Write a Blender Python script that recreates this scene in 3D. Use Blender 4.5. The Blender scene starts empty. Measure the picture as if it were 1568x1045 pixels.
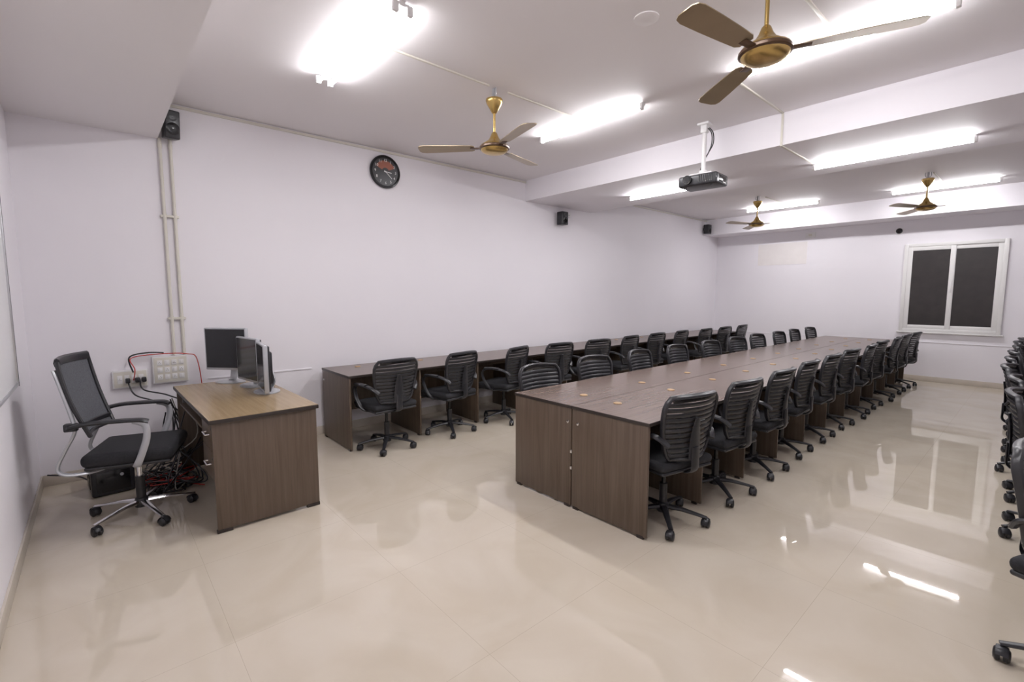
import bpy, bmesh, math, random
from mathutils import Vector, Matrix, Euler
random.seed(7)
scene = bpy.context.scene
COL = scene.collection
rad = math.radians

# ------------------------------------------------------------------ materials
def new_mat(name, color, rough=0.5, metal=0.0, spec=0.5, var=0.04, vscale=6.0, bump=0.0, bscale=60.0, emit=None, estr=0.0, coat=0.0):
    m = bpy.data.materials.new(name); m.use_nodes = True
    nt = m.node_tree; b = nt.nodes['Principled BSDF']
    b.inputs['Roughness'].default_value = rough
    b.inputs['Metallic'].default_value = metal
    b.inputs['Specular IOR Level'].default_value = spec
    b.inputs['Coat Weight'].default_value = coat
    tc = nt.nodes.new('ShaderNodeTexCoord')
    n = nt.nodes.new('ShaderNodeTexNoise'); n.inputs['Scale'].default_value = vscale
    n.inputs['Detail'].default_value = 3
    nt.links.new(tc.outputs['Object'], n.inputs['Vector'])
    r = nt.nodes.new('ShaderNodeValToRGB')
    c = Vector(color)
    r.color_ramp.elements[0].position = 0.3; r.color_ramp.elements[1].position = 0.7
    r.color_ramp.elements[0].color = (*[max(0, x*(1-var)) for x in c], 1)
    r.color_ramp.elements[1].color = (*[min(1, x*(1+var)) for x in c], 1)
    nt.links.new(n.outputs['Fac'], r.inputs['Fac'])
    nt.links.new(r.outputs['Color'], b.inputs['Base Color'])
    if bump > 0:
        n2 = nt.nodes.new('ShaderNodeTexNoise'); n2.inputs['Scale'].default_value = bscale
        nt.links.new(tc.outputs['Object'], n2.inputs['Vector'])
        bp = nt.nodes.new('ShaderNodeBump'); bp.inputs['Strength'].default_value = bump; bp.inputs['Distance'].default_value = 0.002
        nt.links.new(n2.outputs['Fac'], bp.inputs['Height']); nt.links.new(bp.outputs['Normal'], b.inputs['Normal'])
    if emit:
        b.inputs['Emission Color'].default_value = (*emit, 1); b.inputs['Emission Strength'].default_value = estr
    return m

def wood_mat(name, c1, c2, scale, rough=0.4, coat=0.0):
    m = bpy.data.materials.new(name); m.use_nodes = True
    nt = m.node_tree; b = nt.nodes['Principled BSDF']
    b.inputs['Roughness'].default_value = rough; b.inputs['Coat Weight'].default_value = coat
    b.inputs['Coat Roughness'].default_value = 0.15
    tc = nt.nodes.new('ShaderNodeTexCoord'); mp = nt.nodes.new('ShaderNodeMapping')
    mp.inputs['Scale'].default_value = scale
    nt.links.new(tc.outputs['Object'], mp.inputs['Vector'])
    n = nt.nodes.new('ShaderNodeTexNoise'); n.inputs['Scale'].default_value = 1.0; n.inputs['Detail'].default_value = 6
    n.inputs['Roughness'].default_value = 0.65; n.inputs['Distortion'].default_value = 0.4
    nt.links.new(mp.outputs['Vector'], n.inputs['Vector'])
    r = nt.nodes.new('ShaderNodeValToRGB')
    r.color_ramp.elements[0].position = 0.32; r.color_ramp.elements[1].position = 0.68
    r.color_ramp.elements[0].color = (*c1, 1); r.color_ramp.elements[1].color = (*c2, 1)
    nt.links.new(n.outputs['Fac'], r.inputs['Fac']); nt.links.new(r.outputs['Color'], b.inputs['Base Color'])
    return m

def floor_mat():
    m = bpy.data.materials.new('vitrified_tile'); m.use_nodes = True
    nt = m.node_tree; b = nt.nodes['Principled BSDF']; L = nt.links.new
    b.inputs['Roughness'].default_value = 0.022; b.inputs['Specular IOR Level'].default_value = 0.65
    tc = nt.nodes.new('ShaderNodeTexCoord'); mp = nt.nodes.new('ShaderNodeMapping')
    mp.inputs['Location'].default_value = (0.665, -0.365, 0)
    L(tc.outputs['Object'], mp.inputs['Vector'])
    br = nt.nodes.new('ShaderNodeTexBrick')
    br.offset = 0.0; br.squash = 1.0
    br.inputs['Scale'].default_value = 1.0
    br.inputs['Brick Width'].default_value = 0.8; br.inputs['Row Height'].default_value = 0.8
    br.inputs['Mortar Size'].default_value = 0.0010; br.inputs['Mortar Smooth'].default_value = 0.0
    br.inputs['Color1'].default_value = (0, 0, 0, 1); br.inputs['Color2'].default_value = (0, 0, 0, 1); br.inputs['Mortar'].default_value = (1, 1, 1, 1)
    L(mp.outputs['Vector'], br.inputs['Vector'])
    n = nt.nodes.new('ShaderNodeTexNoise'); n.inputs['Scale'].default_value = 1.6; n.inputs['Detail'].default_value = 5; n.inputs['Distortion'].default_value = 1.6
    L(tc.outputs['Object'], n.inputs['Vector'])
    r = nt.nodes.new('ShaderNodeValToRGB')
    r.color_ramp.elements[0].position = 0.35; r.color_ramp.elements[1].position = 0.65
    r.color_ramp.elements[0].color = (0.565, 0.495, 0.40, 1); r.color_ramp.elements[1].color = (0.61, 0.545, 0.455, 1)
    L(n.outputs['Fac'], r.inputs['Fac'])
    mx = nt.nodes.new('ShaderNodeMix'); mx.data_type = 'RGBA'
    L(br.outputs['Color'], mx.inputs['Factor']); L(r.outputs['Color'], mx.inputs['A'])
    mx.inputs['B'].default_value = (0.46, 0.40, 0.32, 1)
    L(mx.outputs['Result'], b.inputs['Base Color'])
    return m

M_wall = new_mat('wall_paint', (0.86, 0.833, 0.875), 0.6, var=0.01, vscale=1.2, bump=0.08, bscale=40)
M_ceil = new_mat('ceiling_paint', (0.84, 0.81, 0.825), 0.7, var=0.01, vscale=1.0, bump=0.08, bscale=40)
M_floor = floor_mat()
M_skirt = new_mat('skirting_tile', (0.60, 0.54, 0.47), 0.25, var=0.05)
M_cream = new_mat('cream_pvc', (0.70, 0.67, 0.60), 0.45, var=0.02)
M_white = new_mat('white_plastic', (0.80, 0.79, 0.79), 0.35, var=0.01)
M_patch = new_mat('cream_patch_paint', (0.84, 0.80, 0.79), 0.6, var=0.02)
M_black = new_mat('black_plastic', (0.022, 0.022, 0.026), 0.33, var=0.1, vscale=20)
M_blackg = new_mat('black_gloss', (0.012, 0.012, 0.014), 0.15, var=0.1)
M_fabric = new_mat('black_fabric', (0.016, 0.016, 0.02), 0.85, var=0.25, vscale=80, bump=0.4, bscale=400)
M_meshgrey = new_mat('grey_mesh_fabric', (0.10, 0.104, 0.118), 0.7, var=0.25, vscale=120, bump=0.5, bscale=500)
M_chrome = new_mat('chrome', (0.75, 0.75, 0.77), 0.15, metal=1.0, var=0.02)
M_silver = new_mat('silver_plastic', (0.50, 0.51, 0.54), 0.3, metal=0.4, var=0.02)
M_gold = new_mat('fan_gold', (0.52, 0.36, 0.13), 0.25, metal=0.85, var=0.04)
M_blade = new_mat('fan_blade_bronze', (0.34, 0.265, 0.17), 0.3, metal=0.55, var=0.04)
M_brown = new_mat('fan_brown', (0.10, 0.055, 0.03), 0.3, metal=0.3, var=0.05)
M_grom = new_mat('grommet_beige', (0.40, 0.26, 0.13), 0.4, var=0.03)
M_panel = wood_mat('walnut_laminate_panel', (0.085, 0.058, 0.040), (0.135, 0.097, 0.070), (38, 38, 1.6), 0.42)
M_top = wood_mat('walnut_laminate_top', (0.128, 0.090, 0.074), (0.18, 0.132, 0.110), (45, 1.8, 30), 0.27)
M_edge = new_mat('dark_edge_band', (0.030, 0.022, 0.019), 0.4)
M_ttop = wood_mat('tan_laminate_top', (0.28, 0.195, 0.10), (0.36, 0.26, 0.145), (2.0, 45, 30), 0.26)
M_glass = new_mat('dark_window_film', (0.018, 0.013, 0.013), 0.35, var=0.3, vscale=8)
M_frame = new_mat('white_upvc', (0.80, 0.79, 0.78), 0.3, var=0.01)
M_wb = new_mat('whiteboard_surface', (0.82, 0.83, 0.83), 0.15, var=0.01)
M_alu = new_mat('aluminium', (0.55, 0.56, 0.58), 0.3, metal=0.8, var=0.02)
M_screen = new_mat('screen_black', (0.02, 0.021, 0.024), 0.12, var=0.05)
M_red = new_mat('red_cable', (0.5, 0.03, 0.02), 0.4)
M_greyc = new_mat('grey_cable', (0.35, 0.33, 0.30), 0.45)
M_orange = new_mat('clock_orange', (0.30, 0.10, 0.06), 0.5)
M_ink = new_mat('clock_white', (0.75, 0.75, 0.75), 0.5)
M_tube = new_mat('tube_glow', (0.9, 0.9, 0.9), 0.4, var=0.0, emit=(1.0, 0.985, 1.0), estr=68.0)
M_tube2 = new_mat('tube_glow_slim', (0.9, 0.9, 0.9), 0.4, var=0.0, emit=(1.0, 0.985, 1.0), estr=40.0)

# ------------------------------------------------------------------ builder
def smooth_pts(pts, n=6, closed=False):
    P = [Vector(p) for p in pts]; out = []
    N = len(P); rng = N if closed else N-1
    for i in range(rng):
        if closed:
            p0, p1, p2, p3 = P[(i-1) % N], P[i], P[(i+1) % N], P[(i+2) % N]
        else:
            p0 = P[max(i-1, 0)]; p1 = P[i]; p2 = P[i+1]; p3 = P[min(i+2, N-1)]
        for k in range(n):
            t = k/n
            out.append(0.5*((2*p1)+(-p0+p2)*t+(2*p0-5*p1+4*p2-p3)*t*t+(-p0+3*p1-3*p2+p3)*t**3))
    if not closed: out.append(P[-1])
    return out

class MB:
    def __init__(s): s.v = []; s.f = []; s.m = []; s.sm = []; s.mats = []; s.M = Matrix.Identity(4)
    def mi(s, mat):
        if mat not in s.mats: s.mats.append(mat)
        return s.mats.index(mat)
    def add(s, vs, fs, mat, smooth=False):
        o = len(s.v); s.v += [s.M @ Vector(v) for v in vs]; k = s.mi(mat)
        for f in fs: s.f.append([i+o for i in f]); s.m.append(k); s.sm.append(smooth)
    def box(s, lo, hi, mat, bevel=0.0, seg=2, rot=None, smooth=False, taper=None):
        lo = Vector(lo); hi = Vector(hi); c = (lo+hi)/2; d = hi-lo
        bm = bmesh.new(); bmesh.ops.create_cube(bm, size=1.0)
        for v in bm.verts: v.co = Vector((v.co.x*d.x, v.co.y*d.y, v.co.z*d.z))
        if taper:
            for v in bm.verts:
                if v.co.z < 0: v.co.x *= taper; v.co.y *= taper
        if bevel > 0: bmesh.ops.bevel(bm, geom=bm.edges[:], offset=bevel, segments=seg, affect='EDGES', profile=0.5)
        R = rot.to_matrix().to_4x4() if rot else Matrix.Identity(4)
        bm.verts.ensure_lookup_table()
        vs = [c+(R @ v.co) for v in bm.verts]; fs = [[v.index for v in f.verts] for f in bm.faces]
        bm.free(); s.add(vs, fs, mat, smooth or bevel > 0.012)
    def tube(s, pts, rw, rh, mat, seg=8, side=None, closed=False, phase=0.0, smooth=True):
        P = [Vector(p) for p in pts]; N = len(P)
        if not isinstance(rw, (list, tuple)): rw = [rw]*N
        if not isinstance(rh, (list, tuple)): rh = [rh]*N
        vs = []; S = Vector(side) if side else None; prev = None
        for i in range(N):
            if closed: T = P[(i+1) % N]-P[i-1]
            else: T = P[min(i+1, N-1)]-P[max(i-1, 0)]
            T.normalize()
            if side: A = Vector(side)
            else: A = prev if prev else (Vector((0, 0, 1)) if abs(T.z) < 0.9 else Vector((1, 0, 0)))
            A = A-T*A.dot(T)
            if A.length < 1e-5: A = T.orthogonal()
            A.normalize(); prev = A; B = A.cross(T)
            for k in range(seg):
                an = 2*math.pi*k/seg+phase
                vs.append(P[i]+A*rw[i]*math.cos(an)+B*rh[i]*math.sin(an))
        fs = []
        for i in range(N if closed else N-1):
            j = (i+1) % N
            for k in range(seg):
                l = (k+1) % seg
                fs.append([i*seg+k, i*seg+l, j*seg+l, j*seg+k])
        if not closed:
            fs.append(list(range(seg))[::-1]); fs.append([(N-1)*seg+k for k in range(seg)])
        s.add(vs, fs, mat, smooth)
    def cyl(s, p0, p1, r, mat, seg=16, r1=None):
        r1 = r if r1 is None else r1
        s.tube([p0, p1], [r, r1], [r, r1], mat, seg)
    def lathe(s, prof, mat, c=(0, 0, 0), seg=24, axis=None, smooth=True):
        c = Vector(c); R = Matrix.Identity(3)
        if axis: R = Vector((0, 0, 1)).rotation_difference(Vector(axis)).to_matrix()
        vs = []; N = len(prof)
        for r, z in prof:
            for k in range(seg):
                a = 2*math.pi*k/seg
                vs.append(c+R @ Vector((max(r, 1e-4)*math.cos(a), max(r, 1e-4)*math.sin(a), z)))
        fs = []
        for i in range(N-1):
            for k in range(seg):
                l = (k+1) % seg; fs.append([i*seg+k, i*seg+l, (i+1)*seg+l, (i+1)*seg+k])
        fs.append(list(range(seg))[::-1]); fs.append([(N-1)*seg+k for k in range(seg)])
        s.add(vs, fs, mat, smooth)
    def mesh(s, name):
        me = bpy.data.meshes.new(name); me.from_pydata([tuple(v) for v in s.v], [], s.f)
        for m in s.mats: me.materials.append(m)
        me.polygons.foreach_set('material_index', s.m); me.polygons.foreach_set('use_smooth', s.sm)
        me.update(); bm = bmesh.new(); bm.from_mesh(me); bmesh.ops.recalc_face_normals(bm, faces=bm.faces[:]); bm.to_mesh(me); bm.free()
        try: me.set_sharp_from_angle(angle=rad(38))
        except Exception: pass
        return me
    def obj(s, name, loc=(0, 0, 0), rot=(0, 0, 0), parent=None):
        return place(s.mesh(name), name, loc, rot, parent)

def place(me, name, loc=(0, 0, 0), rot=(0, 0, 0), parent=None):
    o = bpy.data.objects.new(name, me); COL.objects.link(o); o.location = loc; o.rotation_euler = rot
    if parent: o.parent = parent
    return o

def boxobj(name, lo, hi, mat, bevel=0.0):
    lo = Vector(lo); hi = Vector(hi); c = (lo+hi)/2
    b = MB(); b.box(lo-c, hi-c, mat, bevel); return b.obj(name, c)

def curve_obj(name, splines, r, mat, parent=None):
    cu = bpy.data.curves.new(name, 'CURVE'); cu.dimensions = '3D'; cu.bevel_depth = r; cu.bevel_resolution = 2
    for pts in splines:
        sp = cu.splines.new('POLY'); pp = smooth_pts(pts, 8); sp.points.add(len(pp)-1)
        for q, p in zip(sp.points, pp): q.co = (p.x, p.y, max(p.z, r), 1)
    cu.materials.append(mat)
    o = bpy.data.objects.new(name, cu); COL.objects.link(o)
    if parent: o.parent = parent
    return o

# ------------------------------------------------------------------ room shell
XL, XR, YF, YB, ZC = -5.2, 1.05, -0.42, 11.0, 3.2
T = 0.15
b = MB(); b.box((XL-T, YF-T, -0.1), (XR+T, YB+T, 0), M_floor); b.obj('floor')
b = MB(); b.box((XL-T, YF-T, ZC), (XR+T, YB+T, ZC+0.1), M_ceil); b.obj('ceiling')
boxobj('wall_left', (XL-T, YF-T, 0), (XL, YB+T, ZC), M_wall)
boxobj('wall_right', (XR, YF-T, 0), (XR+T, YB+T, ZC), M_wall)
boxobj('wall_front', (XL, YF-T, 0), (XR, YF, ZC), M_wall)
boxobj('wall_back', (XL, YB, 0), (XR, YB+T, ZC), M_wall)
boxobj('ceiling_beam', (XL, YF, 2.88), (XR, 0.49, ZC), M_ceil)
boxobj('ceiling_beam', (XL, 4.85, 2.91), (XR, 6.35, ZC), M_wall)
boxobj('ceiling_beam', (XL, 10.42, 2.86), (XR, YB, ZC), M_wall)
boxobj('baseboard_left', (XL, YF, 0), (XL+0.012, YB, 0.09), M_skirt, 0.002)
boxobj('baseboard_front', (XL+0.012, YF, 0), (XR, YF+0.012, 0.09), M_skirt, 0.002)
boxobj('baseboard_back', (XL+0.012, YB-0.012, 0), (XR-0.012, YB, 0.09), M_skirt, 0.002)
boxobj('baseboard_right', (XR-0.012, YF+0.012, 0), (XR, YB, 0.09), M_skirt, 0.002)
# dado lines
boxobj('trim_1', (XL, 0.75, 0.735), (XL+0.008, 1.70, 0.75), M_wall, 0.002)
boxobj('trim_2', (XL+0.01, YB-0.008, 0.69), (XR, YB, 0.705), M_wall, 0.002)
# conduit along top of left wall
boxobj('trim_3', (XL, 0.49, 3.165), (XL+0.016, 4.85, 3.19), M_cream, 0.003)
boxobj('trim_4', (XL, 6.35, 3.165), (XL+0.016, 10.42, 3.185), M_cream, 0.003)
boxobj('patched_plaster', (-4.28, YB-0.004, 2.17), (-3.33, YB, 2.62), M_patch)

# vertical wall conduits
b = MB()
for y in (0.50, 0.575):
    b.cyl((XL+0.018, y, 0.99), (XL+0.018, y, 2.88 if y < 0.52 else 3.165), 0.013, M_cream, 12)
    for z in (1.3, 2.2, 2.8):
        b.cyl((XL+0.018, y, z), (XL+0.018, y, z+0.04), 0.016, M_cream, 12)
for z in (1.3, 2.2): b.box((XL, 0.47, z+0.01), (XL+0.03, 0.605, z+0.03), M_cream, 0.003)
b.obj('electrical_conduit')

# ceiling conduits
def conduit(name, segs):
    b = MB()
    for lo, hi in segs: b.box(lo, hi, M_cream, 0.002)
    b.obj(name)
conduit('electrical_conduit', [((-3.08, 1.5, 3.188), (-3.062, 2.46, 3.2)), ((-3.08, 2.66, 3.188), (-3.062, 3.6, 3.2))])
conduit('electrical_conduit', [((-1.03, 2.7, 3.188), (-1.012, 3.64, 3.2)), ((-1.03, 1.5, 3.188), (-1.012, 2.5, 3.2))])
conduit('electrical_conduit', [((-1.74, 3.76, 3.188), (-1.722, 4.85, 3.2)), ((-1.74, 4.838, 2.91), (-1.722, 4.85, 3.188)), ((-1.74, 4.838, 2.898), (-1.722, 5.74, 2.91))])
conduit('electrical_conduit', [((-3.32, 8.7, 3.188), (-3.302, 9.62, 3.2))])
conduit('electrical_conduit', [((-1.16, 8.7, 3.188), (-1.142, 9.62, 3.2))])
b = MB(); b.lathe([(0.075, 0), (0.075, -0.006), (0.05, -0.010), (0.02, -0.012)], M_ceil); b.obj('ceiling_junction_cover', (-1.73, 2.61, 3.2))

# ------------------------------------------------------------------ tube lights
def tube_light(x, y, z, double=False, power=16):
    b = MB(); Lh = 0.62
    b.box((-Lh, -0.018, -0.030), (Lh, 0.018, 0), M_white, 0.004)
    ys = (-0.045, 0.045) if double else (-0.024,)
    for yy in ys:
        for sx in (-1, 1):
            b.box((sx*0.612-0.012, yy-0.018, -0.07), (sx*0.612+0.012, yy+0.018, -0.015), M_white, 0.004)
            if double: b.box((sx*0.612-0.010, min(0, yy), -0.025), (sx*0.612+0.010, max(0, yy), -0.012), M_white, 0.002)
        b.cyl((-0.6, yy, -0.052), (0.6, yy, -0.052), 0.013, M_tube2 if double else M_tube, 12)
    o = b.obj('tube_light', (x, y, z))
    ld = bpy.data.lights.new('tube_lamp', 'AREA'); ld.shape = 'RECTANGLE'; ld.size = 1.18; ld.size_y = 0.025
    ld.energy = power; ld.color = (1.0, 0.985, 1.0)
    lo = bpy.data.objects.new('lamp', ld); COL.objects.link(lo); lo.parent = o; lo.location = (0, -0.045 if double else -0.024, -0.071)
for (x, y, z, d) in [(-3.17, 1.42, 3.2, True), (-1.07, 1.42, 3.2, False), (-3.06, 3.68, 3.2, False), (-1.06, 3.74, 3.2, False),
                     (-3.35, 5.72, 2.91, False), (-1.12, 5.80, 2.91, False), (-3.4, 9.68, 3.2, False), (-1.17, 9.75, 3.2, False)]:
    tube_light(x, y, z, d, 13 if d else 15)

# ------------------------------------------------------------------ ceiling fans
def fan_mesh():
    b = MB()
    b.box((-0.012, -0.012, -0.10), (0.012, 0.012, 0), M_silver, 0.003)
    b.tube(smooth_pts([(0.03, 0, -0.002), (0.03, 0, -0.05), (0, 0, -0.07), (-0.03, 0, -0.05), (-0.03, 0, -0.002)], 4), 0.005, 0.005, M_silver, 6)
    b.lathe([(0.068, -0.085), (0.07, -0.095), (0.062, -0.12), (0.04, -0.155), (0.02, -0.19), (0.013, -0.195)], M_gold)
    b.cyl((0, 0, -0.09), (0, 0, -0.40), 0.010, M_gold, 12)
    b.lathe([(0.013, -0.34), (0.022, -0.35), (0.034, -0.38), (0.05, -0.405), (0.085, -0.43), (0.114, -0.448), (0.118, -0.456)], M_gold)
    b.lathe([(0.118, -0.455), (0.124, -0.462), (0.124, -0.474), (0.114, -0.481)], M_brown)
    b.lathe([(0.114, -0.479), (0.104, -0.495), (0.080, -0.507), (0.05, -0.513), (0.001, -0.515)], M_gold)
    for k in range(3):
        a = 2*math.pi*k/3
        b.M = Matrix.Rotation(a, 4, 'Z')
        # bracket
        b.box((0.10, -0.022, -0.472), (0.20, 0.022, -0.466), M_brown, 0.002)
        # blade
        xs = [0.165, 0.19, 0.30, 0.45, 0.58, 0.615, 0.63]; ws = [0.033, 0.048, 0.054, 0.060, 0.063, 0.055, 0.033]
        vs = []
        for x, w in zip(xs, ws):
            for sgn in (-1, 1):
                y = sgn*w; z = -0.466+y*0.16
                vs += [(x, y, z+0.002), (x, y, z-0.002)]
        fs = []
        n = len(xs)
        for i in range(n-1):
            o = i*4; p = o+4
            fs += [[o, o+2, p+2, p], [o+1, p+1, p+3, o+3], [o, p, p+1, o+1], [o+2, o+3, p+3, p+2]]
        fs += [[0, 1, 3, 2], [4*(n-1), 4*(n-1)+2, 4*(n-1)+3, 4*(n-1)+1]]
        b.add(vs, fs, M_blade)
    b.M = Matrix.Identity(4)
    return b.mesh('ceiling_fan')
FM = fan_mesh()
for x, y, a in [(-1.02, 2.58, 22), (-3.10, 2.54, -15), (-3.38, 8.55, 8), (-1.2, 8.65, 5)]:
    place(FM, 'ceiling_fan', (x, y, 3.2), (0, 0, rad(a)))

# ------------------------------------------------------------------ task chair (students)
def star_base(b, matarm, R=0.27, matcap=None, hubz=0.10, rot0=0.3):
    b.lathe([(0.02, 0.06), (0.04, 0.065), (0.044, 0.10), (0.036, 0.125), (0.028, 0.13)], M_black, seg=16)
    for k in range(5):
        a = rot0+2*math.pi*k/5; d = Vector((math.cos(a), math.sin(a), 0)); sd = (-d.y, d.x, 0)
        pts = [d*0.03+Vector((0, 0, hubz)), d*0.12+Vector((0, 0, hubz-0.004)), d*0.21+Vector((0, 0, hubz-0.018)), d*(R+0.01)+Vector((0, 0, hubz-0.032))]
        b.tube(pts, [0.026, 0.021, 0.017, 0.015], [0.017, 0.014, 0.011, 0.009], matarm, 8, side=sd)
        # caster
        c = d*R; ca = a+0.9*((k*37) % 7-3)
        fw = Vector((math.cos(ca), math.sin(ca), 0)); ax = Vector((-fw.y, fw.x, 0))
        c2 = c-fw*0.012
        b.cyl(c+Vector((0, 0, 0.045)), c+Vector((0, 0, 0.075)), 0.008, M_black, 8)
        for sg in (-1, 1):
            b.lathe([(0.012, -0.011), (0.024, -0.011), (0.028, -0.004), (0.028, 0.005), (0.022, 0.011), (0.008, 0.013)], M_black, c=c2+ax*sg*0.015+Vector((0, 0, 0.028)), seg=14, axis=ax*sg)
        hood = [c2+Vector((0, 0, 0.028))+fw*math.cos(t)*0.034+Vector((0, 0, math.sin(t)*0.034)) for t in [rad(x) for x in (-10, 20, 50, 80, 110, 140, 165)]]
        b.tube(hood, 0.020, 0.004, M_black, 6, side=tuple(ax))

def task_chair_mesh():
    b = MB()
    star_base(b, M_black)
    b.cyl((0, 0, 0.12), (0, 0, 0.26), 0.026, M_black, 14)
    b.cyl((0, 0, 0.26), (0, 0, 0.385), 0.015, M_blackg, 12)
    b.box((-0.09, -0.11, 0.375), (0.09, 0.11, 0.41), M_black, 0.01)
    b.tube([(0.08, 0.03, 0.39), (0.16, 0.04, 0.385), (0.23, 0.04, 0.38)], 0.006, 0.006, M_black, 6)
    b.box((-0.225, -0.20, 0.405), (0.225, 0.225, 0.43), M_black, 0.012, 3)
    b.box((-0.235, -0.205, 0.425), (0.235, 0.235, 0.485), M_fabric, 0.028, 4, smooth=True)
    # back surface
    def P(s, t, off=0.0):
        w = 0.172+0.06*math.sin(math.pi*0.6*min(t, 1))
        if t > 0.8: w *= 1-0.16*((t-0.8)/0.2)**2.5
        if t < 0.15: w *= 1-0.12*((0.15-t)/0.15)**2
        z = 0.500+0.405*t
        y = -0.225-0.055*t-0.03*math.sin(math.pi*t*0.9)*-1*0.6+0.055*s*s
        return Vector((s*w, y-off, z+0.012*(1-s*s)*(1 if t > 0.9 else 0)))
    out = [P(-1, t/12) for t in range(0, 13)]+[P(s/6, 1.0) for s in range(-5, 6)]+[P(1, t/12) for t in range(12, -1, -1)]+[P(s/6, 0.0) for s in range(5, -6, -1)]
    b.tube(out, 0.014, 0.019, M_black, 8, closed=True)
    # top glossy bar
    b.tube([P(s/6*0.9, 0.965) for s in range(-6, 7)], 0.024, 0.012, M_blackg, 8, side=(0, 0, 1))
    for i in range(11):
        t = 0.055+i*0.083
        b.tube([P(s/5, t) for s in range(-5, 6)], 0.0156, 0.005, M_black, 6, side=(0, -0.25, 1))
    # centre vertical spine behind slats
    b.tube([P(0, t/6, 0.014) for t in range(0, 5)], [0.05, 0.05, 0.045, 0.035, 0.02], 0.008, M_black, 8, side=(1, 0, 0))
    # bracket
    b.tube(smooth_pts([(0, -0.05, 0.40), (0, -0.18, 0.40), (0, -0.245, 0.43), (0, -0.25, 0.50), (0, -0.25, 0.58)], 4), 0.035, 0.008, M_black, 8, side=(1, 0, 0))
    # arms (loop)
    for sg in (-1, 1):
        pts = smooth_pts([(sg*0.195, -0.21, 0.60), (sg*0.235, -0.17, 0.645), (sg*0.262, -0.08, 0.668), (sg*0.268, 0.04, 0.668), (sg*0.266, 0.115, 0.64),
                          (sg*0.262, 0.13, 0.58), (sg*0.255, 0.09, 0.49), (sg*0.235, 0.03, 0.425), (sg*0.17, 0.0, 0.405)], 4)
        n = len(pts)
        rw = [0.022 if i < n*0.5 else 0.020 for i in range(n)]
        b.tube(pts, rw, 0.013, M_black, 8, side=(1, 0, 0.2))
        b.tube(smooth_pts([(sg*0.262, -0.10, 0.676), (sg*0.27, 0.0, 0.680), (sg*0.268, 0.09, 0.672)], 3), 0.026, 0.010, M_black, 8, side=(1, 0, 0))
    return b.mesh('office_chair')
CM = task_chair_mesh()
def chair(x, y, face, jitter=5):
    place(CM, 'office_chair', (x, y, 0), (0, 0, rad(face+random.uniform(-jitter, jitter))))

# ------------------------------------------------------------------ computer desks
def desk_unit(xf, xb, y0, nb, bay, start_panel_full=True, last=False, grom=True, feet=True, first=False):
    """xf = user-side edge, xb = rear edge"""
    ox, oy = (xf+xb)/2, y0; s = 1 if xf > xb else -1
    hx = abs(xf-xb)/2
    b = MB(); L = nb*bay
    def bx(x0, x1, ya, yb, z0, z1, m, bev=0.0015):
        x0, x1 = x0*s, x1*s
        b.box((min(x0, x1), ya, z0), (max(x0, x1), yb, z1), m, bev)
    g = 0.0012
    bx(-hx+g, hx, (0 if first else g), L-g, 0.728, 0.75, M_edge)
    bx(-hx+g+0.001, hx-0.002, (0.002 if first else g), L-g, 0.7495, 0.7508, M_top, 0)
    for i in range(nb+(1 if last else 0)):
        y = i*bay+0.003
        if last and i == nb: y = L-0.023
        if first and i == 0:
            bx(-hx+0.004, hx-0.008, 0.004, 0.024, 0.015, 0.728, M_panel)
            for xx in (-hx+0.04, hx-0.05):
                b.box((xx*s-0.025, 0.002, 0), (xx*s+0.025, 0.026, 0.022), M_edge, 0.003)
            b.lathe([(0.011, 0), (0.011, -0.004), (0.004, -0.005)], M_chrome, c=(s*(-hx+0.055) if s > 0 else s*(-hx+0.035), 0.004, 0.63), seg=12, axis=(0, 1, 0))
        else:
            bx(-hx+0.02, hx-0.02, y, y+0.018, 0.015, 0.728, M_panel)
            b.box((s*(hx-0.07)-0.02, y-0.002, 0), (s*(hx-0.07)+0.02, y+0.02, 0.02), M_edge, 0.002)
    bx(-hx+0.02, -hx+0.038, 0.026, L-0.026, 0.25, 0.728, M_panel)
    # keyboard shelf rail
    bx(hx-0.30, hx-0.285, 0.026, L-0.026, 0.64, 0.728, M_panel)
    if grom:
        for i in range(nb):
            b.lathe([(0.031, 0), (0.031, 0.004), (0.026, 0.006), (0.001, 0.005)], M_grom, c=(s*(-hx+0.17), (i+0.42)*bay, 0.7508), seg=20)
    b.obj('computer_desk', (ox, oy, 0))

# centre block
XC = -2.165
BR = 0.727
y = 2.47
for i in range(6):
    nb = 2 if i < 5 else 1
    desk_unit(-1.54, XC, 2.47+i*2*BR, nb, BR, first=(i == 0), last=(i == 5))
for i in range(5):
    desk_unit(-2.77, XC-0.002, 2.47+i*1.6, 2, 0.8, first=(i == 0), last=(i == 4))
# small hinge plate joining the end panels
b = MB()
for z in (0.42, 0.30): b.box((-0.008, -0.003, z-0.012), (0.008, 0.003, z+0.012), M_chrome, 0.001)
b.obj('joining_plate', (XC, 2.470, 0.0))
# left wall row
for i in range(6):
    nb = 2 if i < 5 else 1
    desk_unit(-4.38, -5.10, 1.77+i*2*0.78, nb, 0.78, first=(i == 0), last=(i == 5), grom=True)
# right wall row
for i in range(5):
    desk_unit(0.30, 1.02, 2.45+i*1.56, 2, 0.78, first=(i == 0), last=(i == 4), grom=True)

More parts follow.
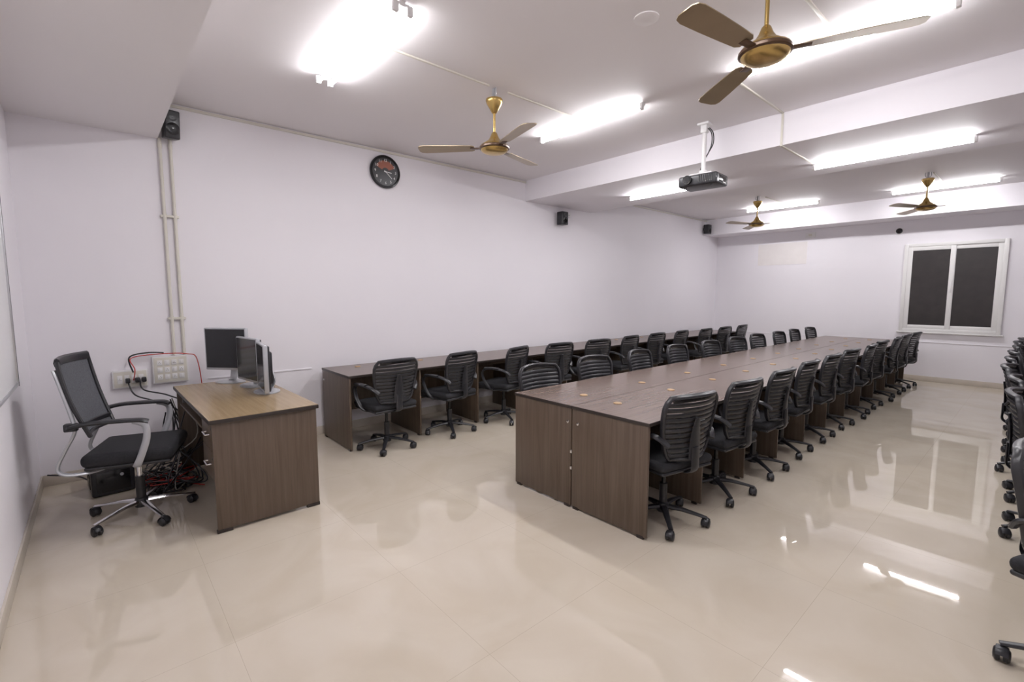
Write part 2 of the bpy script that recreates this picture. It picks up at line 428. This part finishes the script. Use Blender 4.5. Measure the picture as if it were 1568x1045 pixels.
# chairs (mesh faces +Y): face -X => rot +90 ; face +X => rot -90
for i in range(11):
    chair(-1.63+random.uniform(-0.02, 0.03), 2.47+BR*(i+0.5)-0.02, 90+(-8 if i == 0 else 0), 6)
for i in range(10):
    chair(-2.69+random.uniform(-0.04, 0.02), 2.47+0.8*(i+0.5)-0.01, -90, 6)
for i in range(11):
    chair(-4.33+random.uniform(-0.03, 0.04), 1.77+0.78*(i+0.5)-0.045, 90+(10 if i in (1, 2) else 0), 9)
RX = [0.245, 0.27, 0.15, 0.13, 0.06, 0.05, 0.04, 0.05, 0.03, 0.05]
RA = [-112, -86, -92, -88, -95, -90, -84, -94, -90, -88]
for i in range(10):
    chair(RX[i], 2.45+0.78*(i+0.5)+(-0.02 if i else -0.01), RA[i], 1)

# ------------------------------------------------------------------ teacher desk
def teacher_desk():
    b = MB(); X0, X1, Y0, Y1 = -0.76, 0.76, -0.34, 0.335
    b.box((X0, Y0, 0.722), (X1, Y1, 0.748), M_edge, 0.003)
    b.box((X0+0.003, Y0+0.003, 0.747), (X1-0.003, Y1-0.003, 0.7505), M_ttop)
    for x in (X0+0.02, X1-0.045):
        b.box((x, Y0+0.02, 0.02), (x+0.022, Y1-0.012, 0.722), M_panel, 0.0015)
        for yy in (Y0+0.06, Y1-0.055): b.box((x-0.003, yy-0.045, 0), (x+0.025, yy+0.045, 0.024), M_edge, 0.003)
    b.box((X0+0.042, Y1-0.05, 0.2), (X1-0.045, Y1-0.032, 0.722), M_panel, 0.0015)
    # drawer pedestal next to the right end panel
    px0, px1 = X1-0.43, X1-0.047
    b.box((px0, Y0+0.05, 0.30), (px0+0.018, Y1-0.052, 0.722), M_panel, 0.0015)
    b.box((px0+0.018, Y0+0.05, 0.30), (px1, Y1-0.052, 0.318), M_panel, 0.0015)
    for z0, z1 in ((0.32, 0.515), (0.52, 0.715)):
        b.box((px0, Y0+0.03, z0), (px1, Y0+0.05, z1), M_panel, 0.002)
        b.tube([((px0+px1)/2-0.05, Y0+0.03, (z0+z1)/2), ((px0+px1)/2-0.05, Y0+0.008, (z0+z1)/2), ((px0+px1)/2+0.05, Y0+0.008, (z0+z1)/2), ((px0+px1)/2+0.05, Y0+0.03, (z0+z1)/2)], 0.005, 0.005, M_chrome, 8)
        b.lathe([(0.01, 0), (0.01, 0.006), (0.003, 0.007)], M_chrome, c=(px1-0.05, Y0+0.03, z1-0.04), seg=12, axis=(0, -1, 0))
    # keyboard tray
    b.box((X0+0.10, Y0+0.03, 0.60), (px0-0.03, Y0+0.36, 0.616), M_panel, 0.002)
    b.box((X0+0.08, Y0+0.05, 0.60), (X0+0.10, Y0+0.36, 0.722), M_alu)
    b.box((px0-0.03, Y0+0.05, 0.60), (px0-0.01, Y0+0.36, 0.722), M_alu)
    b.obj('teacher_desk', (-4.15, 0.80, 0), (0, 0, rad(1)))
teacher_desk()

# monitors
def monitor_mesh(z0):
    b = MB()   # faces -Y
    z1 = z0+0.375; hw = 0.20
    b.box((-hw, -0.012, z0), (hw, 0.022, z1), M_silver, 0.008, 3)
    b.box((-hw+0.013, -0.0135, z0+0.02), (hw-0.013, -0.010, z1-0.012), M_screen)
    b.box((-hw+0.01, 0.020, z0+0.01), (hw-0.01, 0.036, z1-0.01), M_black, 0.007, 3)
    b.box((-0.13, 0.03, z0+0.06), (0.13, 0.062, z1-0.06), M_black, 0.014, 3)
    b.tube(smooth_pts([(0, 0.065, z0+0.16), (0, 0.085, z0*0.5+0.09), (0, 0.075, 0.05), (0, 0.05, 0.012)], 5), 0.035, 0.012, M_silver, 10, side=(1, 0, 0))
    pr = []
    for k in range(28):
        a = 2*math.pi*k/28; pr.append((0.13*math.cos(a), 0.03+0.095*math.sin(a)))
    vs = [(x, y, 0.0) for x, y in pr]+[(x, y, 0.008) for x, y in pr]+[(x*0.85, 0.03+(y-0.03)*0.85, 0.014) for x, y in pr]
    fs = [list(range(28))[::-1], list(range(56, 84))]
    for k in range(28):
        l = (k+1) % 28; fs += [[k, l, 28+l, 28+k], [28+k, 28+l, 56+l, 56+k]]
    b.add(vs, fs, M_silver, True)
    return b.mesh('computer_monitor')
for x, y, nrm, z0 in [(-4.78, 0.84, -48, 0.115), (-4.47, 0.94, -80, 0.045), (-4.12, 0.96, -96, 0.02)]:
    place(monitor_mesh(z0), 'computer_monitor', (x, y, 0.7512), (0, 0, rad(nrm+90)))

# ------------------------------------------------------------------ teacher chair
def exec_chair_mesh():
    b = MB()
    # chrome star base
    star_base(b, M_chrome, R=0.30, rot0=0.6)
    b.cyl((0, 0, 0.12), (0, 0, 0.28), 0.028, M_black, 14)
    b.cyl((0, 0, 0.28), (0, 0, 0.40), 0.016, M_chrome, 12)
    b.box((-0.10, -0.14, 0.395), (0.10, 0.12, 0.425), M_black, 0.01)
    b.box((-0.235, -0.22, 0.42), (0.235, 0.235, 0.445), M_black, 0.012, 3)
    b.box((-0.25, -0.235, 0.44), (0.25, 0.25, 0.525), M_fabric, 0.036, 5, smooth=True)
    # backrest
    def P(s, t):
        w = 0.205+0.028*math.sin(math.pi*t*0.7)
        return Vector((s*w, -0.225-0.12*t-0.015*math.sin(math.pi*t)+0.045*s*s, 0.64+0.475*t))
    # mesh sheet
    ns, ntt = 12, 12; vs = []; fs = []
    for off in (0.0, 0.008):
        for i in range(ntt+1):
            for j in range(ns+1):
                p = P(-1+2*j/ns, i/ntt); vs.append((p.x, p.y-off, p.z))
    K = (ns+1)*(ntt+1)
    for i in range(ntt):
        for j in range(ns):
            a = i*(ns+1)+j; fs += [[a, a+1, a+ns+2, a+ns+1], [K+a, K+a+ns+1, K+a+ns+2, K+a+1]]
    b.add(vs, fs, M_meshgrey, True)
    out = [P(-1, t/8) for t in range(9)]+[P(s/5, 1.0) for s in range(-4, 5)]+[P(1, t/8) for t in range(8, -1, -1)]+[P(s/5, 0) for s in range(4, -5, -1)]
    b.tube(out, 0.013, 0.013, M_black, 8, closed=True)
    b.tube([P(s/5, 1.0) for s in range(-5, 6)], 0.030, 0.016, M_black, 8, side=(0, 0, 1))
    b.tube([P(s/5, 0.10) for s in range(-5, 6)], 0.018, 0.010, M_black, 8, side=(0, 0, 1))
    # silver side loops : seat underside -> back
    for sg in (-1, 1):
        pts = smooth_pts([(sg*0.10, -0.10, 0.41), (sg*0.20, -0.20, 0.405), (sg*0.245, -0.30, 0.42), (sg*0.25, -0.335, 0.47), (sg*0.245, -0.29, 0.58), (sg*0.235, -0.245, 0.68), (sg*0.232, -0.25, 0.76), (sg*0.235, -0.30, 1.0), (sg*0.225, -0.32, 1.07)], 5)
        b.tube(pts, 0.017, 0.011, M_silver, 8, side=(1, 0, 0))
        b.box((sg*0.240-0.022, -0.29, 0.69), (sg*0.240+0.022, -0.225, 0.74), M_black, 0.008)
        # arm pad
        b.tube(smooth_pts([(sg*0.262, -0.26, 0.715), (sg*0.285, -0.16, 0.738), (sg*0.29, 0.0, 0.740), (sg*0.288, 0.10, 0.735), (sg*0.28, 0.14, 0.72)], 4), 0.028, 0.015, M_black, 8, side=(1, 0, 0))
        pts = smooth_pts([(sg*0.285, 0.06, 0.730), (sg*0.295, 0.125, 0.70), (sg*0.295, 0.13, 0.62), (sg*0.285, 0.095, 0.51), (sg*0.26, 0.06, 0.43), (sg*0.16, 0.03, 0.415)], 4)
        b.tube(pts, 0.022, 0.010, M_silver, 8, side=(0.3, 1, 0))
    return b.mesh('executive_chair')
place(exec_chair_mesh(), 'executive_office_chair', (-4.08, 0.15, 0), (0, 0, rad(-17)))

# ------------------------------------------------------------------ UPS box on floor
b = MB()
b.box((-0.16, -0.13, 0.006), (0.16, 0.13, 0.22), M_black, 0.012, 3)
b.box((0.155, -0.10, 0.03), (0.163, 0.10, 0.19), M_blackg, 0.003)
for sx in (-1, 1):
    for sy in (-1, 1): b.cyl((sx*0.12, sy*0.09, 0), (sx*0.12, sy*0.09, 0.01), 0.015, M_black, 10)
for k in range(5): b.box((-0.10+k*0.04, -0.134, 0.05), (-0.08+k*0.04, -0.129, 0.16), M_blackg)
b.cyl((0.163, 0.05, 0.15), (0.167, 0.05, 0.15), 0.012, M_silver, 12)
b.obj('ups_power_supply', (-4.80, 0.0, 0), (0, 0, rad(5)))

# cpu tower beneath the desk
b = MB()
b.box((-0.09, -0.20, 0.008), (0.09, 0.20, 0.40), M_black, 0.006)
b.box((-0.08, -0.206, 0.02), (0.08, -0.198, 0.39), M_blackg, 0.003)
b.box((-0.07, -0.209, 0.31), (0.07, -0.204, 0.35), M_silver, 0.002)
b.cyl((0, -0.204, 0.25), (0, -0.21, 0.25), 0.012, M_silver, 12)
for sx in (-1, 1):
    for sy in (-1, 1): b.cyl((sx*0.06, sy*0.16, 0), (sx*0.06, sy*0.16, 0.01), 0.014, M_black, 10)
b.obj('computer_tower', (-4.72, 0.86, 0))

# cables
def tangle(n, up=True):
    sp = []
    for k in range(n):
        x0 = -4.95+random.uniform(-0.1, 0.15); y0 = 0.50+random.uniform(-0.12, 0.12)
        pts = [(x0+0.02, y0, 0.62+random.uniform(-0.1, 0.05)), (x0+random.uniform(-0.05, 0.1), y0+random.uniform(-0.05, 0.1), 0.3)] if up else []
        for j in range(7): pts.append((-4.68+random.uniform(-0.32, 0.34), 0.37+random.uniform(-0.2, 0.2), 0.006+abs(random.gauss(0, 0.05))))
        sp.append(pts)
    return sp
curve_obj('power_cables', tangle(13), 0.0055, M_black)
curve_obj('power_cables', tangle(2, False), 0.0045, M_red)
curve_obj('power_cables', tangle(2), 0.0045, M_greyc)
curve_obj('power_cables', [[(-5.15, 0.20, 0.80), (-5.08, 0.21, 0.9), (-5.13, 0.19, 0.99), (-5.15, 0.35, 1.01), (-5.13, 0.58, 1.0), (-5.08, 0.66, 0.93), (-5.04, 0.67, 0.5), (-4.95, 0.55, 0.15), (-4.7, 0.35, 0.01), (-4.55, 0.4, 0.03), (-4.6, 0.5, 0.01)]], 0.004, M_red)
curve_obj('power_cables', [[(-5.14, 0.24, 0.79), (-5.06, 0.26, 0.72), (-5.0, 0.42, 0.66), (-4.96, 0.55, 0.55), (-4.9, 0.5, 0.3), (-4.75, 0.4, 0.02)],
                           [(-5.14, 0.16, 0.79), (-5.08, 0.2, 0.68), (-5.04, 0.35, 0.60), (-4.98, 0.5, 0.45), (-4.85, 0.3, 0.02), (-4.6, 0.2, 0.01)],
                           [(-5.12, 0.20, 0.87), (-5.12, 0.18, 1.0), (-5.14, 0.3, 1.03), (-5.15, 0.42, 1.02)],
                           [(-5.16, -0.38, 0.10), (-5.1, -0.2, 0.06), (-5.0, -0.1, 0.02), (-4.95, 0.1, 0.008), (-4.8, 0.3, 0.008)]], 0.006, M_black)

# ------------------------------------------------------------------ switch boards (face +X)
def board(name, y, z, w, h, rows, cols, plugs=False):
    b = MB()
    b.box((0, -w/2, -h/2), (0.035, w/2, h/2), M_white, 0.005)
    b.box((0.035, -w/2+0.01, -h/2+0.01), (0.039, w/2-0.01, h/2-0.01), M_cream, 0.001)
    cw = (w-0.05)/cols; ch = (h-0.05)/rows
    for i in range(rows):
        for j in range(cols):
            cy = -w/2+0.025+cw*(j+0.5); cz = -h/2+0.025+ch*(i+0.5)
            b.box((0.038, cy-cw*0.36, cz-ch*0.36), (0.043, cy+cw*0.36, cz+ch*0.36), M_white, 0.0015)
            if (i+j) % 2 == 0:
                for dy, dz in ((-0.006, -0.005), (0.006, -0.005), (0, 0.007)):
                    b.cyl((0.043, cy+dy, cz+dz), (0.0436, cy+dy, cz+dz), 0.0028, M_black, 8)
            else:
                b.box((0.043, cy-cw*0.15, cz-ch*0.25), (0.047, cy+cw*0.15, cz+ch*0.25), M_white, 0.002)
    if plugs:
        for dy in (-0.02, 0.045, 0.09): b.box((0.043, dy-0.016, -0.03), (0.085, dy+0.016, 0.012), M_black, 0.008, 3)
    b.obj(name, (XL, y, z))
board('electrical_switchboard', 0.465, 0.865, 0.26, 0.24, 3, 4)
board('electrical_switchboard', 0.18, 0.81, 0.24, 0.15, 1, 4, True)

# ------------------------------------------------------------------ wall clock
ck = bpy.data.objects.new('wall_clock', None); COL.objects.link(ck); ck.location = (XL, 2.61, 2.95); ck.rotation_euler = (rad(90), 0, rad(90))
b = MB()
b.lathe([(0.17, 0), (0.185, 0.004), (0.187, 0.025), (0.180, 0.036), (0.166, 0.038), (0.158, 0.026)], M_blackg, seg=48); b.obj('rim', parent=ck)
b = MB(); b.lathe([(0.16, 0.018), (0.16, 0.026), (0.0, 0.0262)], M_black, seg=48); b.obj('face', parent=ck)
b = MB(); vs = []; fs = []
for k in range(21):
    a = rad(25+130*k/20)
    for r in (0.045, 0.125): vs.append((r*math.cos(a), r*math.sin(a), 0.0268))
for k in range(20): fs.append([2*k, 2*k+1, 2*k+3, 2*k+2])
b.add(vs, fs, M_orange); b.obj('orange_arc', parent=ck)
for h in range(1, 13):
    t = bpy.data.curves.new('numeral_%d' % h, 'FONT'); t.body = str(h); t.size = 0.042; t.align_x = 'CENTER'; t.align_y = 'CENTER'; t.extrude = 0.0006
    t.materials.append(M_ink)
    o = bpy.data.objects.new('numeral_%d' % h, t); COL.objects.link(o); o.parent = ck
    a = rad(90-30*h); o.location = (0.126*math.cos(a), 0.126*math.sin(a), 0.0275)
b = MB()
for ang, ln, w in ((-5, 0.075, 0.004), (-42, 0.105, 0.003)):
    b.M = Matrix.Rotation(rad(ang), 4, 'Z'); b.box((-0.02, -w, 0.029), (ln, w, 0.031), M_ink)
b.M = Matrix.Identity(4); b.cyl((0, 0, 0.027), (0, 0, 0.033), 0.008, M_ink, 12); b.obj('hands', parent=ck)

# ------------------------------------------------------------------ speakers
def speaker(x, y, z, rz, tilt=0.0, yw=0.14, h=0.21):
    b = MB()   # front = +X
    b.box((0, -0.02, -0.02), (0.05, 0.02, 0.03), M_black, 0.003)
    b.box((0.04, -yw/2, -h/2), (0.16, yw/2, h/2), M_black, 0.012, 3)
    b.lathe([(0.048, 0), (0.05, 0.006), (0.042, 0.004), (0.02, -0.002), (0.0, 0.002)], M_blackg, c=(0.16, 0, -0.035), axis=(1, 0, 0), seg=20)
    b.lathe([(0.026, 0), (0.027, 0.005), (0.012, 0.002), (0.0, 0.004)], M_black, c=(0.16, 0, 0.055), axis=(1, 0, 0), seg=16)
    b.obj('wall_speaker', (x, y, z), (0, rad(tilt), rad(rz)))
speaker(XL, 5.55, 2.72, 0, 0, 0.14, 0.2)
speaker(XL, 10.28, 2.98, 0, 0, 0.14, 0.2)
speaker(XL+0.005, 0.565, 3.0, 8, 8, 0.11, 0.23)

# small wall sockets
def small_box(name, x, y, z, sy, sz):
    b = MB(); b.box((0, -sy/2, -sz/2), (0.025, sy/2, sz/2), M_white, 0.004); b.cyl((0.025, 0, 0), (0.03, 0, 0), 0.012, M_silver, 10); b.obj(name, (x, y, z))
small_box('wall_socket', XL, 5.78, 2.80, 0.09, 0.06)
b = MB(); b.box((-0.09, -0.03, -0.05), (0.09, 0, 0.05), M_white, 0.004); b.box((-0.03, -0.036, -0.02), (0.03, -0.029, 0.02), M_cream, 0.002); b.obj('ac_isolator_box', (-3.28, YB, 2.74))
# dome camera on the back wall
b = MB(); b.lathe([(0.06, 0), (0.06, 0.02), (0.052, 0.03)], M_white, axis=(0, -1, 0)); b.lathe([(0.05, 0.028), (0.045, 0.05), (0.028, 0.068), (0.0, 0.075)], M_blackg, axis=(0, -1, 0)); b.obj('security_camera', (-1.86, YB, 2.68))

# ------------------------------------------------------------------ projector
pj = MB()
pj.box((-0.19, -0.14, -0.06), (0.19, 0.14, 0.045), M_black, 0.02, 4)
pj.box((-0.185, -0.135, -0.008), (0.185, 0.135, 0.0), M_silver, 0.002)
pj.cyl((-0.09, -0.138, 0.0), (-0.09, -0.165, 0.0), 0.042, M_blackg, 24)
pj.cyl((-0.09, -0.160, 0.0), (-0.09, -0.170, 0.0), 0.030, M_screen, 24)
for k in range(7): pj.box((0.02+k*0.02, -0.143, -0.035), (0.03+k*0.02, -0.137, 0.03), M_blackg)
pj.box((0.188, -0.08, -0.04), (0.193, 0.08, 0.02), M_blackg, 0.001)
for sx in (-1, 1):
    pj.cyl((sx*0.13, -0.1, -0.058), (sx*0.13, -0.1, -0.072), 0.012, M_black, 10)
    pj.tube([(0, 0, 0.075), (sx*0.12, 0.05, 0.06), (sx*0.13, 0.06, 0.045)], 0.012, 0.004, M_white, 6)
    pj.tube([(0, 0, 0.075), (sx*0.10, -0.06, 0.06), (sx*0.11, -0.07, 0.045)], 0.012, 0.004, M_white, 6)
pj.cyl((0, 0, 0.07), (0, 0, 0.10), 0.04, M_white, 20)
pj.cyl((0, 0, 0.09), (0, 0, 0.54), 0.021, M_white, 16)
pj.box((-0.055, -0.055, 0.53), (0.055, 0.055, 0.55), M_white, 0.004)
pj.box((-0.03, -0.03, 0.46), (0.03, 0.03, 0.53), M_white, 0.004)
for d in (0.03, 0.045):
    pj.tube(smooth_pts([(d, 0.0, 0.5), (d+0.03, 0.02, 0.45), (d+0.035, 0.02, 0.35), (0.03, 0.03, 0.27), (-0.03, 0.06, 0.2), (-0.08, 0.11, 0.12), (-0.10, 0.15, 0.03), (-0.1, 0.13, 0.0)], 5), 0.005, 0.005, M_black, 6)
pj.obj('ceiling_projector', (-2.34, 4.58, 2.65), (0, 0, rad(4)))

# ------------------------------------------------------------------ window
wx0, wx1, wz0, wz1 = -1.76, -0.46, 0.88, 2.43
cx = (wx0+wx1)/2; cz = (wz0+wz1)/2; W = (wx1-wx0)/2; H = (wz1-wz0)/2
b = MB()
f = 0.055
b.box((-W, -0.05, -H), (-W+f, 0, H), M_frame, 0.004); b.box((W-f, -0.05, -H), (W, 0, H), M_frame, 0.004)
b.box((-W+f, -0.05, H-f), (W-f, 0, H), M_frame, 0.004); b.box((-W+f, -0.05, -H), (W-f, 0, -H+f), M_frame, 0.004)
for x0, x1, yy in ((-W+f, 0.03, -0.042), (-0.03, W-f, -0.028)):
    s_ = 0.065; z0, z1 = -H+f, H-f
    b.box((x0, yy, z0), (x0+s_, yy+0.02, z1), M_frame, 0.003); b.box((x1-s_, yy, z0), (x1, yy+0.02, z1), M_frame, 0.003)
    b.box((x0+s_, yy, z1-s_), (x1-s_, yy+0.02, z1), M_frame, 0.003); b.box((x0+s_, yy, z0), (x1-s_, yy+0.02, z0+s_), M_frame, 0.003)
    b.box((x0+s_-0.002, yy+0.006, z0+s_-0.002), (x1-s_+0.002, yy+0.012, z1-s_+0.002), M_glass)
b.box((-0.015, -0.055, -0.08), (0.01, -0.041, 0.10), M_white, 0.004)
b.box((-W-0.03, -0.06, -H-0.025), (W+0.03, 0, -H), M_frame, 0.004)
b.obj('window_1', (cx, YB, cz))

# ------------------------------------------------------------------ whiteboard on front wall
b = MB()
b.box((-1.2, 0, -0.62), (1.2, 0.018, 0.62), M_wb)
for lo, hi in (((-1.21, 0, -0.63), (1.21, 0.026, -0.612)), ((-1.21, 0, 0.612), (1.21, 0.026, 0.63)), ((-1.21, 0, -0.612), (-1.192, 0.026, 0.612)), ((1.192, 0, -0.612), (1.21, 0.026, 0.612))):
    b.box(lo, hi, M_alu, 0.003)
b.box((-1.212, 0, -0.632), (-1.200, 0.027, 0.632), M_black)
b.obj('whiteboard', (-2.98, YF+0.003, 1.60))

# ------------------------------------------------------------------ world + camera
w = bpy.data.worlds.new('World'); scene.world = w; w.use_nodes = True
w.node_tree.nodes['Background'].inputs[0].default_value = (0.5, 0.52, 0.6, 1); w.node_tree.nodes['Background'].inputs[1].default_value = 0.3
cd = bpy.data.cameras.new('Camera'); cam = bpy.data.objects.new('Camera', cd); COL.objects.link(cam)
cam.location = (0, 0, 1.53); cam.rotation_euler = (rad(90-5.6), 0, rad(48.6)); cd.lens = 16.53; cd.sensor_width = 36; cd.clip_start = 0.05
scene.camera = cam
scene.view_settings.view_transform = 'Standard'
scene.view_settings.exposure = 0.0
